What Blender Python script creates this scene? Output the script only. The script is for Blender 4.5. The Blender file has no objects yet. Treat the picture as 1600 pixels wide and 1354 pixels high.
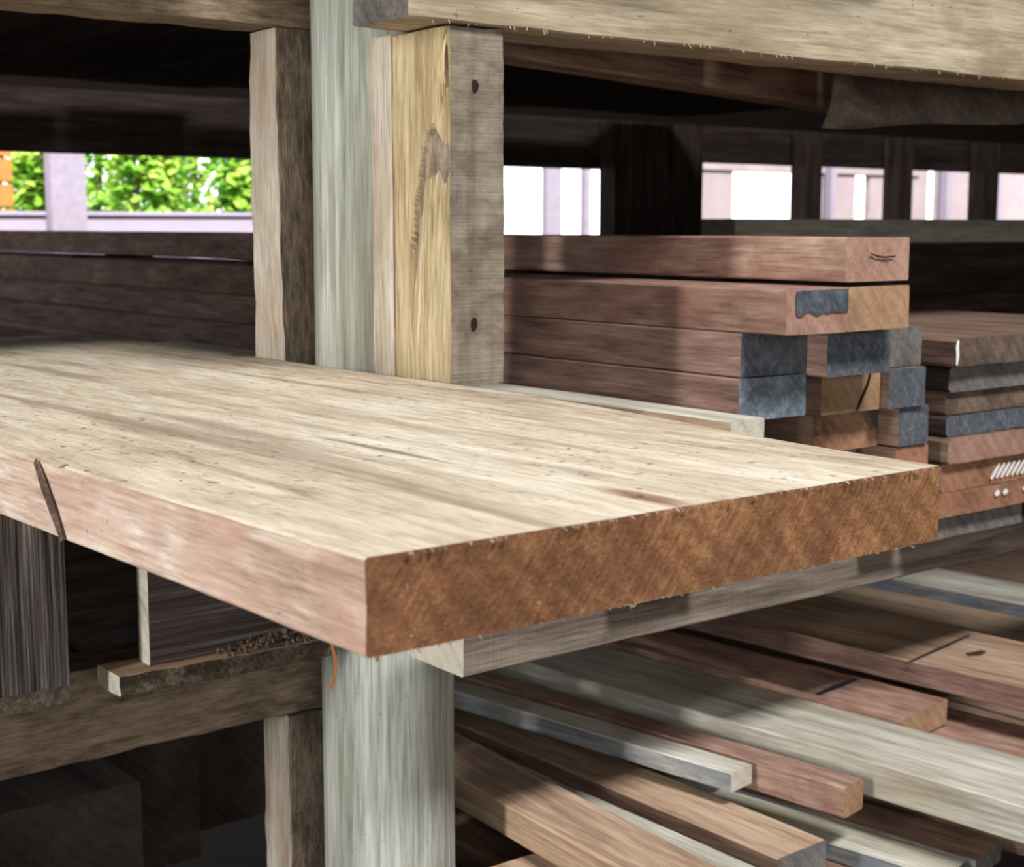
import bpy, bmesh, math, random
from mathutils import Vector, Matrix, noise

S = 0.16                                   # one working unit in metres
R = math.radians
scn = bpy.context.scene
C = scn.collection

# ------------------------------------------------------------------ camera, world, lights, exposure
cam_d = bpy.data.cameras.new('camera')
cam = bpy.data.objects.new('camera', cam_d); C.objects.link(cam)
cam_d.sensor_width = 36.0
cam_d.lens = 36.0 * 2330 / 1600
cam.location = (0, 0, 0)
cam.rotation_euler = (R(90 - 7.9407), 0, R(51.897 - 90))
cam_d.clip_start = 0.02; cam_d.clip_end = 200
cam_d.dof.use_dof = True
cam_d.dof.focus_distance = 7.6 * S
cam_d.dof.aperture_fstop = 13
scn.camera = cam

scn.view_settings.view_transform = 'Standard'
scn.view_settings.look = 'None'
scn.view_settings.exposure = 0.0
scn.view_settings.gamma = 1.0
scn.view_settings.use_curve_mapping = False

world = bpy.data.worlds.new('world'); scn.world = world
world.use_nodes = True
wn = world.node_tree.nodes['Background']
wn.inputs[0].default_value = (0.93, 0.97, 1.0, 1)
wn.inputs[1].default_value = 3.2

def area(name, loc, aim, sx, sy, power, col):
    d = bpy.data.lights.new(name, 'AREA'); d.shape = 'RECTANGLE'
    d.size = sx * S; d.size_y = sy * S; d.energy = power; d.color = col
    o = bpy.data.objects.new(name, d); C.objects.link(o)
    o.location = Vector(loc) * S
    dirv = (Vector(aim) - Vector(loc)).normalized()
    o.rotation_euler = dirv.to_track_quat('-Z', 'Y').to_euler()
    return o
# daylight through the open doorway to the left
area('doorway_daylight', (-18, 4.9, 3.0), (6, 9.0, 0.6), 1.9, 13, 122, (1.0, 0.985, 0.97))
# daylight through a clear sheet in the shed roof
area('rooflight', (6.8, -5.5, 18.6), (6.5, 7, -2), 7, 7, 300, (0.985, 0.985, 1.0))
area('front_fill', (-4, -13, 1.5), (6, 8, -0.5), 16, 9, 44, (0.93, 0.97, 1.0))  # added soft fill from behind the camera; the front wall there is closed
sun_d = bpy.data.lights.new('sun', 'SUN'); sun_d.energy = 14; sun_d.angle = R(0.6); sun_d.color = (1, .95, .85)
sun = bpy.data.objects.new('sun', sun_d); C.objects.link(sun)
sun.rotation_euler = Vector((0.2, 0.6, -0.77)).to_track_quat('-Z', 'Y').to_euler()

# ------------------------------------------------------------------ materials
def lin(h):
    h = h.lstrip('#'); r = []
    for i in (0, 2, 4):
        v = int(h[i:i+2], 16) / 255
        r.append(v / 12.92 if v <= 0.04045 else ((v + 0.055) / 1.055) ** 2.4)
    return (*r, 1)

class NT:
    sat = .82
    def __init__(s, name, rough=0.85):
        s.m = bpy.data.materials.new(name); s.m.use_nodes = True
        s.t = s.m.node_tree; s.n = s.t.nodes; s.l = s.t.links
        s.b = s.n['Principled BSDF']; s.b.inputs['Roughness'].default_value = rough
        s.b.inputs['Specular IOR Level'].default_value = 0.25
    def new(s, t, **k):
        n = s.n.new(t)
        for a, v in k.items(): setattr(n, a, v)
        return n
    def link(s, a, b): s.l.new(a, b)
    def coords(s, scale, rot=(0, 0, 0), rnd=True):
        if not hasattr(s, 'tc'):
            s.tc = s.new('ShaderNodeTexCoord')
            s.oi = s.new('ShaderNodeObjectInfo')
            mul = s.new('ShaderNodeMath', operation='MULTIPLY'); mul.inputs[1].default_value = 37.0
            s.link(s.oi.outputs['Random'], mul.inputs[0])
            add = s.new('ShaderNodeVectorMath', operation='ADD')
            s.link(s.tc.outputs['Object'], add.inputs[0]); s.link(mul.outputs[0], add.inputs[1])
            s.off = add.outputs[0]
        src = s.off if rnd else s.tc.outputs['Object']
        if any(rot):                                        # turn first, stretch afterwards
            mr = s.new('ShaderNodeMapping'); mr.inputs['Rotation'].default_value = rot
            s.link(src, mr.inputs['Vector']); src = mr.outputs[0]
        mp = s.new('ShaderNodeMapping'); mp.inputs['Scale'].default_value = scale
        s.link(src, mp.inputs['Vector'])
        return mp.outputs[0]
    def noise(s, vec, scale=1, detail=5, rough=.6, dist=0):
        n = s.new('ShaderNodeTexNoise'); s.link(vec, n.inputs['Vector'])
        n.inputs['Scale'].default_value = scale; n.inputs['Detail'].default_value = detail
        n.inputs['Roughness'].default_value = rough; n.inputs['Distortion'].default_value = dist
        return n.outputs['Fac']
    def ramp(s, fac, stops):
        r = s.new('ShaderNodeValToRGB'); s.link(fac, r.inputs[0])
        e = r.color_ramp.elements
        while len(e) < len(stops): e.new(0.5)
        for el, (p, c) in zip(e, stops): el.position = p; el.color = c if len(c) == 4 else (*c, 1)
        return r.outputs[0]
    def mix(s, fac, a, b, mode='MIX'):
        m = s.new('ShaderNodeMix', data_type='RGBA', blend_type=mode)
        for sock, v in ((m.inputs[0], fac), (m.inputs[6], a), (m.inputs[7], b)):
            if isinstance(v, (int, float)): sock.default_value = v
            elif isinstance(v, tuple): sock.default_value = v
            else: s.link(v, sock)
        return m.outputs[2]
    def math(s, op, a, b=None):
        m = s.new('ShaderNodeMath', operation=op)
        for i, v in enumerate((a, b)):
            if v is None: continue
            if isinstance(v, (int, float)): m.inputs[i].default_value = v
            else: s.link(v, m.inputs[i])
        return m.outputs[0]
    def vary(s, col, amt):
        s.coords((1, 1, 1))
        f = s.new('ShaderNodeMapRange'); s.link(s.oi.outputs['Random'], f.inputs[0])
        f.inputs[3].default_value = 1 - amt; f.inputs[4].default_value = 1 + amt * .6
        h = s.new('ShaderNodeHueSaturation'); s.link(f.outputs[0], h.inputs['Value']); s.link(col, h.inputs['Color']); h.inputs['Saturation'].default_value = s.sat
        return h.outputs[0]
    def done(s, col, height=None, bump=.4, dist=.002):
        s.link(col, s.b.inputs['Base Color'])
        if height is not None:
            b = s.new('ShaderNodeBump'); b.inputs['Strength'].default_value = bump; b.inputs['Distance'].default_value = dist
            s.link(height, b.inputs['Height']); s.link(b.outputs[0], s.b.inputs['Normal'])
        return s.m

def grooved(name, dark, mid, light):
    m = NT(name, .9)
    a = m.noise(m.coords((170, 170, 5)), 1, 4, .6, .15)
    b = m.noise(m.coords((30, 30, 3)), 1, 3, .5)
    col = m.ramp(m.math('ADD', m.math('MULTIPLY', a, .7), m.math('MULTIPLY', b, .3)), [(.38, lin(dark)), (.52, lin(mid)), (.66, lin(light))])
    return m.done(m.vary(col, .05), a, 1.0, .005)

def wood(name, dark, mid, light, gx=70, gy=3.0, patch=None, patch_amt=.5, fib=260, bump=.5, dist=.0015, vary=.16, specks=0.0, stripes=0.0, rough=.85):
    """sawn or weathered long grain; the grain runs along the object's own Y axis"""
    m = NT(name, rough)
    big = m.noise(m.coords((gx * .22, gy * .35, gx * .22)), 1, 3, .55, .6)
    med = m.noise(m.coords((gx, gy * 1.7, gx)), 1, 6, .7, .25)
    fin = m.noise(m.coords((fib, fib * .045, fib)), 1, 3, .6)
    a = m.math('ADD', m.math('MULTIPLY', med, .62), m.math('MULTIPLY', big, .38))
    col = m.ramp(a, [(.36, lin(dark)), (.50, lin(mid)), (.64, lin(light))])
    f2 = m.ramp(fin, [(.32, (.55, .53, .5)), (.55, (1, 1, 1)), (.75, (1.12, 1.1, 1.06))])
    col = m.mix(.75, col, f2, 'MULTIPLY')
    if patch:
        pf = m.noise(m.coords((gx * .16, gy * 1.3, gx * .16)), 1, 4, .6, .4)
        pm = m.ramp(pf, [(.46, (0, 0, 0)), (.62, (1, 1, 1))])
        col = m.mix(m.math('MULTIPLY', pm, patch_amt), col, lin(patch))
    if specks:
        sp = m.noise(m.coords((150, 110, 150)), 1, 2, .5)
        sm = m.ramp(sp, [(.70, (0, 0, 0)), (.75, (1, 1, 1))])
        col = m.mix(m.math('MULTIPLY', sm, specks), col, lin('2e241b'))
    h = m.math('ADD', m.math('MULTIPLY', med, .8), m.math('MULTIPLY', fin, .6))
    if stripes:                                             # saw marks across the grain
        w = m.noise(m.coords((6, 340, 6)), 1, 2, .5)
        h = m.math('ADD', h, m.math('MULTIPLY', w, stripes))
        col = m.mix(min(1, stripes * .5), col, m.ramp(w, [(.35, (.72, .7, .68)), (.6, (1.08, 1.08, 1.08))]), 'MULTIPLY')
    col = m.vary(col, vary)
    return m.done(col, h, bump, dist)

def endgrain(name, dark, mid, light, saw=1.0, ang=35, bump=.5, specks=.0, vary=.12, stain=None, stain_amt=.6):
    m = NT(name, .88)
    if vary == 0: m.sat = 1.0
    w = m.new('ShaderNodeTexWave', wave_type='RINGS', rings_direction='Y')
    m.link(m.coords((34, 1, 34)), w.inputs['Vector'])
    w.inputs['Scale'].default_value = .55; w.inputs['Distortion'].default_value = 5; w.inputs['Detail'].default_value = 3; w.inputs['Detail Scale'].default_value = .8
    sw = m.noise(m.coords((330, 4, 16), (0, R(ang), 0)), 1, 4, .6)
    nz = m.noise(m.coords((240, 240, 240)), 1, 4, .7)
    bl = m.noise(m.coords((16, 16, 16)), 1, 4, .6, .4)
    a = m.math('ADD', m.math('ADD', m.math('MULTIPLY', w.outputs['Fac'], .05), m.math('MULTIPLY', sw, .22 * saw)), m.math('ADD', m.math('MULTIPLY', nz, .36), m.math('MULTIPLY', bl, .37 + .22 * (1 - saw))))
    col = m.ramp(a, [(.33, lin(dark)), (.50, lin(mid)), (.68, lin(light))])
    if specks:
        sp = m.noise(m.coords((330, 330, 330)), 1, 2, .5)
        col = m.mix(m.math('MULTIPLY', m.ramp(sp, [(.70, (0, 0, 0)), (.76, (1, 1, 1))]), specks), col, lin('d9b98c'))
    if stain:
        pf = m.noise(m.coords((14, 14, 14)), 1, 4, .6, .5)
        col = m.mix(m.math('MULTIPLY', m.ramp(pf, [(.44, (0, 0, 0)), (.58, (1, 1, 1))]), stain_amt), col, lin(stain))
    col = m.vary(col, vary)
    h = m.math('ADD', m.math('MULTIPLY', sw, .8), nz)
    return m.done(col, h, bump, .0015)

def painted(name, a, b, c):
    """brushed end sealer: mottled grey blue"""
    m = NT(name, .7)
    n1 = m.noise(m.coords((60, 60, 60), (0, R(35), 0)), 1, 5, .65, 1.2)
    n2 = m.noise(m.coords((240, 30, 50), (0, R(40), 0)), 1, 4, .65)
    f = m.math('ADD', m.math('MULTIPLY', n1, .6), m.math('MULTIPLY', n2, .4))
    col = m.ramp(f, [(.34, lin(a)), (.52, lin(b)), (.68, lin(c))])
    return m.done(m.vary(col, .14), f, .35, .001)

def plain(name, c, rough=.8, var=.12, scale=30):
    m = NT(name, rough)
    f = m.noise(m.coords((scale, scale, scale)), 1, 4, .6)
    b = lin(c)
    col = m.ramp(f, [(.3, tuple(x * (1 - var) for x in b[:3])), (.7, tuple(min(1, x * (1 + var)) for x in b[:3]))])
    return m.done(col, f, .2, .001)

M = {}
M['board_side'] = wood('board_side', 'a5806a', 'cba98f', 'e8d5c0', gx=75, gy=8, patch='bd8670', patch_amt=.45, fib=360, bump=.9, vary=0, specks=.3)
M['board_end'] = endgrain('board_end', '503622', '865b3c', 'b7885c', saw=1.0, ang=-36, specks=.5, bump=1.0, vary=0, stain='5c3a26', stain_amt=.4)
M['red'] = wood('reddish_hardwood', '6b4a3c', '99705f', 'bb9580', gx=60, gy=4, fib=300, vary=.18)
M['red_pinkish'] = wood('pinkish_hardwood', '7a5342', 'ad8069', 'cba58c', gx=60, gy=7, patch='8a5a42', patch_amt=.5, fib=300, vary=.1)  # paler, pinker variant of the reddish hardwood with brown patches
M['brown'] = wood('brown_plank', '5a4030', '8d6a52', 'ab8a6c', gx=60, gy=3, fib=260, vary=.2)
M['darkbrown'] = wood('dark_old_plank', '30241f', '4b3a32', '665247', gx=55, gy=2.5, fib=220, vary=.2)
M['verydark'] = wood('weathered_block', '2d2522', '564840', '8b7b6e', gx=190, gy=1.6, fib=420, bump=1.0, dist=.004, vary=.1)
M['grooved'] = grooved('grooved_block_face', '332a26', '665a52', 'a89c90')
M['tan'] = wood('tan_plank', '8d6a4e', 'b9936f', 'd2b491', gx=60, gy=3, fib=260, vary=.12)
M['pale'] = wood('pale_plank', '9a937f', 'cdc8b4', 'e6e2d4', gx=45, gy=2.2, patch='a08a62', patch_amt=.45, fib=240, vary=.08)
M['greyblue'] = wood('grey_stick', '5a5a58', '8e8e8a', 'bdbbb2', gx=60, gy=6, patch='6f7f96', patch_amt=.6, fib=260, vary=.08)
M['greybeam'] = wood('grey_beam', '4e4238', '7c6b5c', '9c8b78', gx=70, gy=3, fib=260, bump=.8, stripes=.5, vary=.06)
M['palebeam'] = wood('pale_beam', '94815f', 'bda987', 'd9c9a8', gx=60, gy=2.6, patch='8b7450', patch_amt=.6, fib=300, bump=.7, specks=.5, vary=.04)
M['fuzzy'] = wood('furry_sawn_face', '4a3c30', '75634f', '9a866c', gx=150, gy=22, fib=420, bump=1.0, dist=.004, vary=.05)
M['fuzzy_tan'] = wood('furry_tan_beam', '5c4a36', '8a7256', 'a98f6c', gx=120, gy=16, fib=420, bump=1.0, dist=.003, vary=.05)
M['pinkpale'] = wood('pale_pink_face', '9c8c76', 'c6b8a2', 'dfd6c6', gx=75, gy=5, patch='a5805f', patch_amt=.35, fib=300, bump=.7, vary=.05)
M['pole'] = wood('treated_round_wood', '7f8376', 'b1b5a8', 'd6d9cf', gx=85, gy=1.5, patch='8f8b70', patch_amt=.45, fib=280, bump=.55, specks=.35, vary=.02)
M['yellow'] = wood('split_yellow_face', '8c744a', 'c0a672', 'e2d2a4', gx=75, gy=2.2, patch='b08c52', patch_amt=.45, fib=280, bump=1.0, dist=.004, vary=.02)
M['packgrey'] = wood('grey_nailed_face', '5c4e3e', '7d6e5a', '998a76', gx=26, gy=26, fib=50, bump=.8, stripes=.7, vary=.02)
M['tornface'] = wood('torn_hollow', '6e5c48', '98836a', 'b8a58a', gx=60, gy=20, fib=200, bump=1.0, vary=0)
M['bark'] = endgrain('rough_bark_edge', '1c1612', '4a4033', 'a79a82', saw=.0, bump=1.0, vary=0, stain='2a2019', stain_amt=.6)
M['end_tan'] = endgrain('end_tan', '7c5432', 'a87b4c', 'c69b68', saw=.6)
M['end_red'] = endgrain('end_reddish', '7a4e3a', 'a9775c', 'c49a80', saw=.7, ang=-30)
M['end_brown'] = endgrain('end_brown', '4a382c', '78604c', '9c856c', saw=.8, ang=20, stain='3a302a', stain_amt=.5)
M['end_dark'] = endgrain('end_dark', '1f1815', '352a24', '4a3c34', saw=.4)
M['end_orange'] = endgrain('end_orange', '6e3e1e', 'a0643a', 'bf8352', saw=.5, ang=10)
M['end_grey'] = endgrain('end_grey', '4c4640', '77706a', '989288', saw=.5, ang=40)
M['end_pale'] = endgrain('end_pale', '9a907a', 'c9bfa8', 'ded7c6', saw=.4)
M['end_mix'] = endgrain('end_stained', '6a3f22', 'a06a3c', 'b98552', saw=.4, stain='46423c', stain_amt=.9)
M['paint_blue'] = painted('blue_grey_sealer', '4c5661', '74808c', '9aa6b0')
M['paint_dark'] = painted('dark_grey_sealer', '3e4247', '5c6167', '80868d')
M['hole'] = plain('dark_hole', '241b18', .7)
M['rust'] = plain('rusty_nail', '4a342c', .6)
M['mark'] = wood('dark_stain', '3e2c22', '64493a', '8a6a54', gx=200, gy=60, bump=.8, vary=0)
M['ink'] = plain('marker_ink', '2a3138', .6)
M['chalk'] = plain('white_chalk', 'e6e4de', .9)
M['strand'] = plain('wood_fibre', 'cdb98e', .9)
M['web'] = plain('dusty_cobweb', '8d8274', .95)
M['shave'] = plain('orange_shaving', 'b5773e', .8)
M['debris'] = plain('dusty_debris', '6b5a4d', .95, .5, 160)
M['sheet'] = wood('brown_hardboard', '8a7562', 'a68f7a', 'bda88f', gx=20, gy=8, fib=200, bump=.3, vary=0)
M['concrete'] = plain('concrete', '57504a', .9, .15, 8)
M['roof'] = plain('dull_roof_iron', '3a3634', .7)
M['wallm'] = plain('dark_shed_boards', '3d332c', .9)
M['shedwall'] = plain('pinkish_boards', '8d8187', .9, .1, 6)
M['outwall'] = plain('sunlit_render', '90879a', .9, .06, 6)
M['outpost'] = plain('pale_post', '857d8e', .8)
M['orange'] = plain('orange_panel', 'b06a38', .6)
M['soil'] = plain('ground_soil', '9a8f7a', .95)

def leafmat():
    m = NT('leaf', .5)
    f = m.noise(m.coords((9, 9, 9)), 1, 3, .6)
    col = m.ramp(f, [(.3, lin('4f8a2c')), (.5, lin('86b840')), (.72, lin('d6e27e'))])
    m.b.inputs['Transmission Weight'].default_value = 0
    tr = m.new('ShaderNodeBsdfTranslucent'); m.link(col, tr.inputs[0])
    ms = m.new('ShaderNodeMixShader'); ms.inputs[0].default_value = .45
    m.link(col, m.b.inputs['Base Color'])
    m.link(m.b.outputs[0], ms.inputs[1]); m.link(tr.outputs[0], ms.inputs[2])
    m.link(ms.outputs[0], m.n['Material Output'].inputs['Surface'])
    return m.m
M['leaf'] = leafmat()

def board_top_mat():
    """sawdusty sawn face of the wide slab: cream with brown figure, one grey streak and grit"""
    m = NT('board_top', .9)
    big = m.noise(m.coords((9, 1.1, 9), rnd=False), 1, 4, .6, .9)
    med = m.noise(m.coords((60, 9, 60), rnd=False), 1, 6, .72, .5)
    fin = m.noise(m.coords((330, 34, 330), rnd=False), 1, 4, .7)
    a = m.math('ADD', m.math('MULTIPLY', med, .6), m.math('MULTIPLY', big, .4))
    col = m.ramp(a, [(.34, lin('92795f')), (.45, lin('bca98c')), (.54, lin('d2c3a8')), (.66, lin('e3dac8'))])
    col = m.mix(.7, col, m.ramp(fin, [(.3, (.62, .58, .52)), (.5, (1, 1, 1)), (.72, (1.1, 1.09, 1.06))]), 'MULTIPLY')
    gs = m.noise(m.coords((13, .9, 13), rnd=False), 1, 4, .6, .6)
    col = m.mix(m.math('MULTIPLY', m.ramp(gs, [(.58, (0, 0, 0)), (.68, (1, 1, 1))]), .6), col, lin('86745c'))
    hs = m.new('ShaderNodeHueSaturation'); m.link(col, hs.inputs['Color']); hs.inputs['Saturation'].default_value = .86; col = hs.outputs[0]
    sep = m.new('ShaderNodeSeparateXYZ'); m.link(m.tc.outputs['Object'], sep.inputs[0])
    wob = m.noise(m.coords((90, 14, 90), rnd=False), 1, 4, .65)
    for cx, cy, rx, ry, hexc, amt in ((.219, .026, .011, .045, '7a4a36', .85), (.209, .285, .0055, .095, '6f5f52', .75), (.408, .76, .007, .24, '7b7265', .6),
                                      (.325, .25, .006, .11, '8a7c68', .5), (.125, .50, .016, .09, '857560', .35), (.30, .42, .010, .12, '94816a', .45)):
        dx = m.math('DIVIDE', m.math('SUBTRACT', sep.outputs['X'], cx), rx); dy = m.math('DIVIDE', m.math('SUBTRACT', sep.outputs['Y'], cy), ry)
        rr = m.math('SQRT', m.math('ADD', m.math('MULTIPLY', dx, dx), m.math('MULTIPLY', dy, dy)))
        k = m.ramp(m.math('ADD', m.math('MULTIPLY', rr, .5), m.math('SUBTRACT', wob, .5)), [(.25, (1, 1, 1)), (.58, (0, 0, 0))])
        col = m.mix(m.math('MULTIPLY', k, amt), col, lin(hexc))
    grit = m.noise(m.coords((95, 70, 95), rnd=False), 1, 3, .6)
    zone = m.noise(m.coords((5, 2.2, 5), rnd=False), 1, 2, .5)
    g = m.math('MULTIPLY', m.ramp(grit, [(.63, (0, 0, 0)), (.68, (1, 1, 1))]), m.ramp(zone, [(.40, (.15, .15, .15)), (.6, (1, 1, 1))]))
    col = m.mix(m.math('MULTIPLY', g, .75), col, lin('4a3a2a'))
    h = m.math('ADD', med, m.math('MULTIPLY', fin, .7))
    return m.done(col, h, .6, .0015)
M['board_top'] = board_top_mat()

# ------------------------------------------------------------------ mesh helpers
def link_mesh(name, bm, mats, parent=None, smooth=35):
    me = bpy.data.meshes.new(name)
    bmesh.ops.recalc_face_normals(bm, faces=bm.faces)
    bm.to_mesh(me); bm.free()
    for mt in mats: me.materials.append(mt)
    if smooth:
        me.shade_smooth()
        me.set_sharp_from_angle(angle=R(smooth))
    o = bpy.data.objects.new(name, me); C.objects.link(o)
    if parent: o.parent = parent
    return o

def tag(o, label, cat, group=None, kind=None):
    o['label'] = label
    o['category'] = cat
    if group: o['group'] = group
    if kind: o['kind'] = kind
    return o

def struct(o):
    o['kind'] = 'structure'; return o

def plank_bm(w, t, L, rough=.012, r=.012, seed=0, seg=.3, bow=0.0, taper=None, endrough=None, wfn=None):
    """sawn timber in working units: x 0..w, y 0..L (length), z 0..t; slots 0 long faces, 1 ends, 2 upper face, 3 left (-x) face"""
    w, t, L, rough, r = w * S, t * S, L * S, rough * S, r * S
    k = 5 if max(w, t) < .12 else 9
    pts = []                                               # cross section, counter clockwise, with side index
    def side(p, q, idx, n):
        for i in range(n):
            f = i / n
            pts.append((p[0] + (q[0] - p[0]) * f, p[1] + (q[1] - p[1]) * f, idx))
    nw = max(2, min(14, int(w / (.05 * S * 3)))); nt = max(2, min(8, int(t / (.05 * S * 3))))
    side((r, 0), (w - r, 0), 0, nw); side((w - r, 0), (w, r), 0, 1)
    side((w, r), (w, t - r), 1, nt); side((w, t - r), (w - r, t), 2, 1)
    side((w - r, t), (r, t), 2, nw); side((r, t), (0, t - r), 2, 1)
    side((0, t - r), (0, r), 3, nt); side((0, r), (r, 0), 0, 1)
    n = max(2, min(70, int(L / (seg * S)) + 1))
    bm = bmesh.new(); rings = []
    sd = Vector((seed * 7.3, seed * 3.1, seed * 1.7))
    for j in range(n + 1):
        y = L * j / n
        ring = []
        for (x, z, _) in pts:
            p = Vector((x, y, z))
            d1 = noise.noise_vector(Vector((x * 10, y * 4, z * 10)) + sd) * rough * .6
            d2 = noise.noise_vector(Vector((x * 90, y * 40, z * 90)) + sd * 2) * rough * .5
            d = d1 + d2
            er = (endrough if endrough is not None else rough * .6) if j in (0, n) else rough
            p.x += d.x; p.z += d.z
            if j in (0, n): p.y += d.y * er / max(rough, 1e-9) * .6
            if z < r * 1.01: p.z = max(p.z, 0)               # keep a flat bed
            if z > t - r * 1.01: p.z = min(p.z, t)
            if wfn: p.x *= wfn(y / S) * S / w; p.y -= p.x * .0262 * max(0, 1 - y / L * 4)
            p.z += bow * S * (4 * (j / n) * (1 - j / n))
            ring.append(bm.verts.new(p))
        rings.append(ring)
    m = len(pts)
    for j in range(n):
        for i in range(m):
            f = bm.faces.new((rings[j][i], rings[j][(i + 1) % m], rings[j + 1][(i + 1) % m], rings[j + 1][i]))
            f.material_index = {0: 0, 1: 0, 2: 2, 3: 3}[pts[i][2]]
    for ring in (rings[0], rings[-1]):
        f = bm.faces.new(ring); f.material_index = 1
    return bm

_seed = [0]
def plank(name, label, cat, org, w, t, L, rot=0, side='brown', end='end_brown', top=None, left=None, group=None, tilt=0, parent=None, **k):
    """org: near end, lower left corner"""
    _seed[0] += 1
    bm = plank_bm(w, t, L, seed=_seed[0], **k)
    o = link_mesh(name, bm, [M[side], M[end], M[top or side], M[left or side]], parent)
    o.location = Vector(org) * S
    o.rotation_euler = (R(tilt), 0, R(rot))
    if cat: tag(o, label, cat, group)
    return o

def beam_x(name, label, cat, x0, x1, yf, dep, z0, z1, **k):
    return plank(name, label, cat, (x0, yf + dep, z0), dep, z1 - z0, x1 - x0, rot=-90, **k)   # front (-Y) is local +X

def post_z(name, label, cat, x0, x1, y0, y1, z0, z1, **k):
    """upright sawn timber: local y runs up, local z faces -Y, local x faces X"""
    _seed[0] += 1
    group = k.pop('group', None); mats = [M[k.pop('side')], M[k.pop('end', 'end_brown')], M[k.pop('front')], M[k.pop('left')]]
    bm = plank_bm(x1 - x0, y1 - y0, z1 - z0, seed=_seed[0], **k)
    o = link_mesh(name, bm, mats)
    o.location = Vector((x0, y1, z0)) * S
    o.rotation_euler = (R(90), 0, 0)
    tag(o, label, cat, group)
    return o

def box(bm, a, b, mi=0):
    """box in working units"""
    a = Vector(a) * S; b = Vector(b) * S
    v = [bm.verts.new((x, y, z)) for x in (a.x, b.x) for y in (a.y, b.y) for z in (a.z, b.z)]
    for q in ((0, 1, 3, 2), (4, 6, 7, 5), (0, 4, 5, 1), (2, 3, 7, 6), (0, 2, 6, 4), (1, 5, 7, 3)):
        f = bm.faces.new([v[i] for i in q]); f.material_index = mi

def tube(bm, pts, rad, n=5):
    """thin strand along points (working units), radius in working units"""
    rings = []
    P = [Vector(p) * S for p in pts]
    for i, p in enumerate(P):
        d = (P[min(i + 1, len(P) - 1)] - P[max(i - 1, 0)]).normalized()
        a = d.orthogonal().normalized(); b = d.cross(a)
        rr = rad * S * (1 if i < len(P) - 1 else .4)
        rings.append([bm.verts.new(p + (a * math.cos(2 * math.pi * q / n) + b * math.sin(2 * math.pi * q / n)) * rr) for q in range(n)])
    for i in range(len(P) - 1):
        for q in range(n):
            bm.faces.new((rings[i][q], rings[i][(q + 1) % n], rings[i + 1][(q + 1) % n], rings[i + 1][q]))
    bm.faces.new(rings[0]); bm.faces.new(rings[-1])

def ribbon(bm, pts, wid, nrm, thick=.004):
    """flat painted stroke laid on a face whose normal is nrm"""
    P = [Vector(p) * S for p in pts]; nv = Vector(nrm).normalized()
    rows = []
    for i, p in enumerate(P):
        d = (P[min(i + 1, len(P) - 1)] - P[max(i - 1, 0)]).normalized()
        a = d.cross(nv).normalized() * wid * S * .5 * (1 if 0 < i < len(P) - 1 else .6)
        up = nv * thick * S
        rows.append([bm.verts.new(p - a), bm.verts.new(p - a + up), bm.verts.new(p + a + up), bm.verts.new(p + a)])
    for i in range(len(P) - 1):
        for q in range(4):
            bm.faces.new((rows[i][q], rows[i][(q + 1) % 4], rows[i + 1][(q + 1) % 4], rows[i + 1][q]))
    bm.faces.new(rows[0]); bm.faces.new(rows[-1])

def part(name, bm, mat, parent, label=None, smooth=35):
    """a part whose shape was given in world working units"""
    o = link_mesh(name, bm, [mat], None, smooth)
    o.parent = parent
    o.matrix_parent_inverse = parent.matrix_basis.inverted()
    if label: o['label'] = label
    return o

def noisy(v, amp, f, sd=0):
    return v + noise.noise_vector(v * f + Vector((sd, sd * 2, sd * 3))) * amp

# ------------------------------------------------------------------ the shed (setting)
FL = -8.2
def slab(name, a, b, mat):
    bm = bmesh.new(); box(bm, a, b)
    return struct(link_mesh(name, bm, [M[mat]], None, 0))
slab('floor', (-26, -22, FL - .6), (70, 42, FL), 'concrete')
slab('ground_outside', (-60, 42, FL - .6), (160, 140, FL - .05), 'soil')
def pitched_roof():
    bm = bmesh.new(); prof = ((-22, 19), (8, 19), (40.5, 4.6), (40.5, 5.0), (8, 19.4), (-22, 19.4))
    a = [bm.verts.new(Vector((-26, y, z)) * S) for y, z in prof]; b = [bm.verts.new(Vector((70, y, z)) * S) for y, z in prof]
    bm.faces.new(a); bm.faces.new(b)
    for i in range(6): bm.faces.new((a[i], a[(i + 1) % 6], b[(i + 1) % 6], b[i]))
    struct(link_mesh('ceiling', bm, [M['roof']], None, 0))
pitched_roof()
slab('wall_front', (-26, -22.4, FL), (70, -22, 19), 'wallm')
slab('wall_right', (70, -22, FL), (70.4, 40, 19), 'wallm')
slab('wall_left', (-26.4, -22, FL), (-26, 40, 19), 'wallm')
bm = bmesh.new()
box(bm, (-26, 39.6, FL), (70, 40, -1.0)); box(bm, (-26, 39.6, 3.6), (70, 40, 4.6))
struct(link_mesh('wall_back', bm, [M['wallm']], None, 0))

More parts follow.
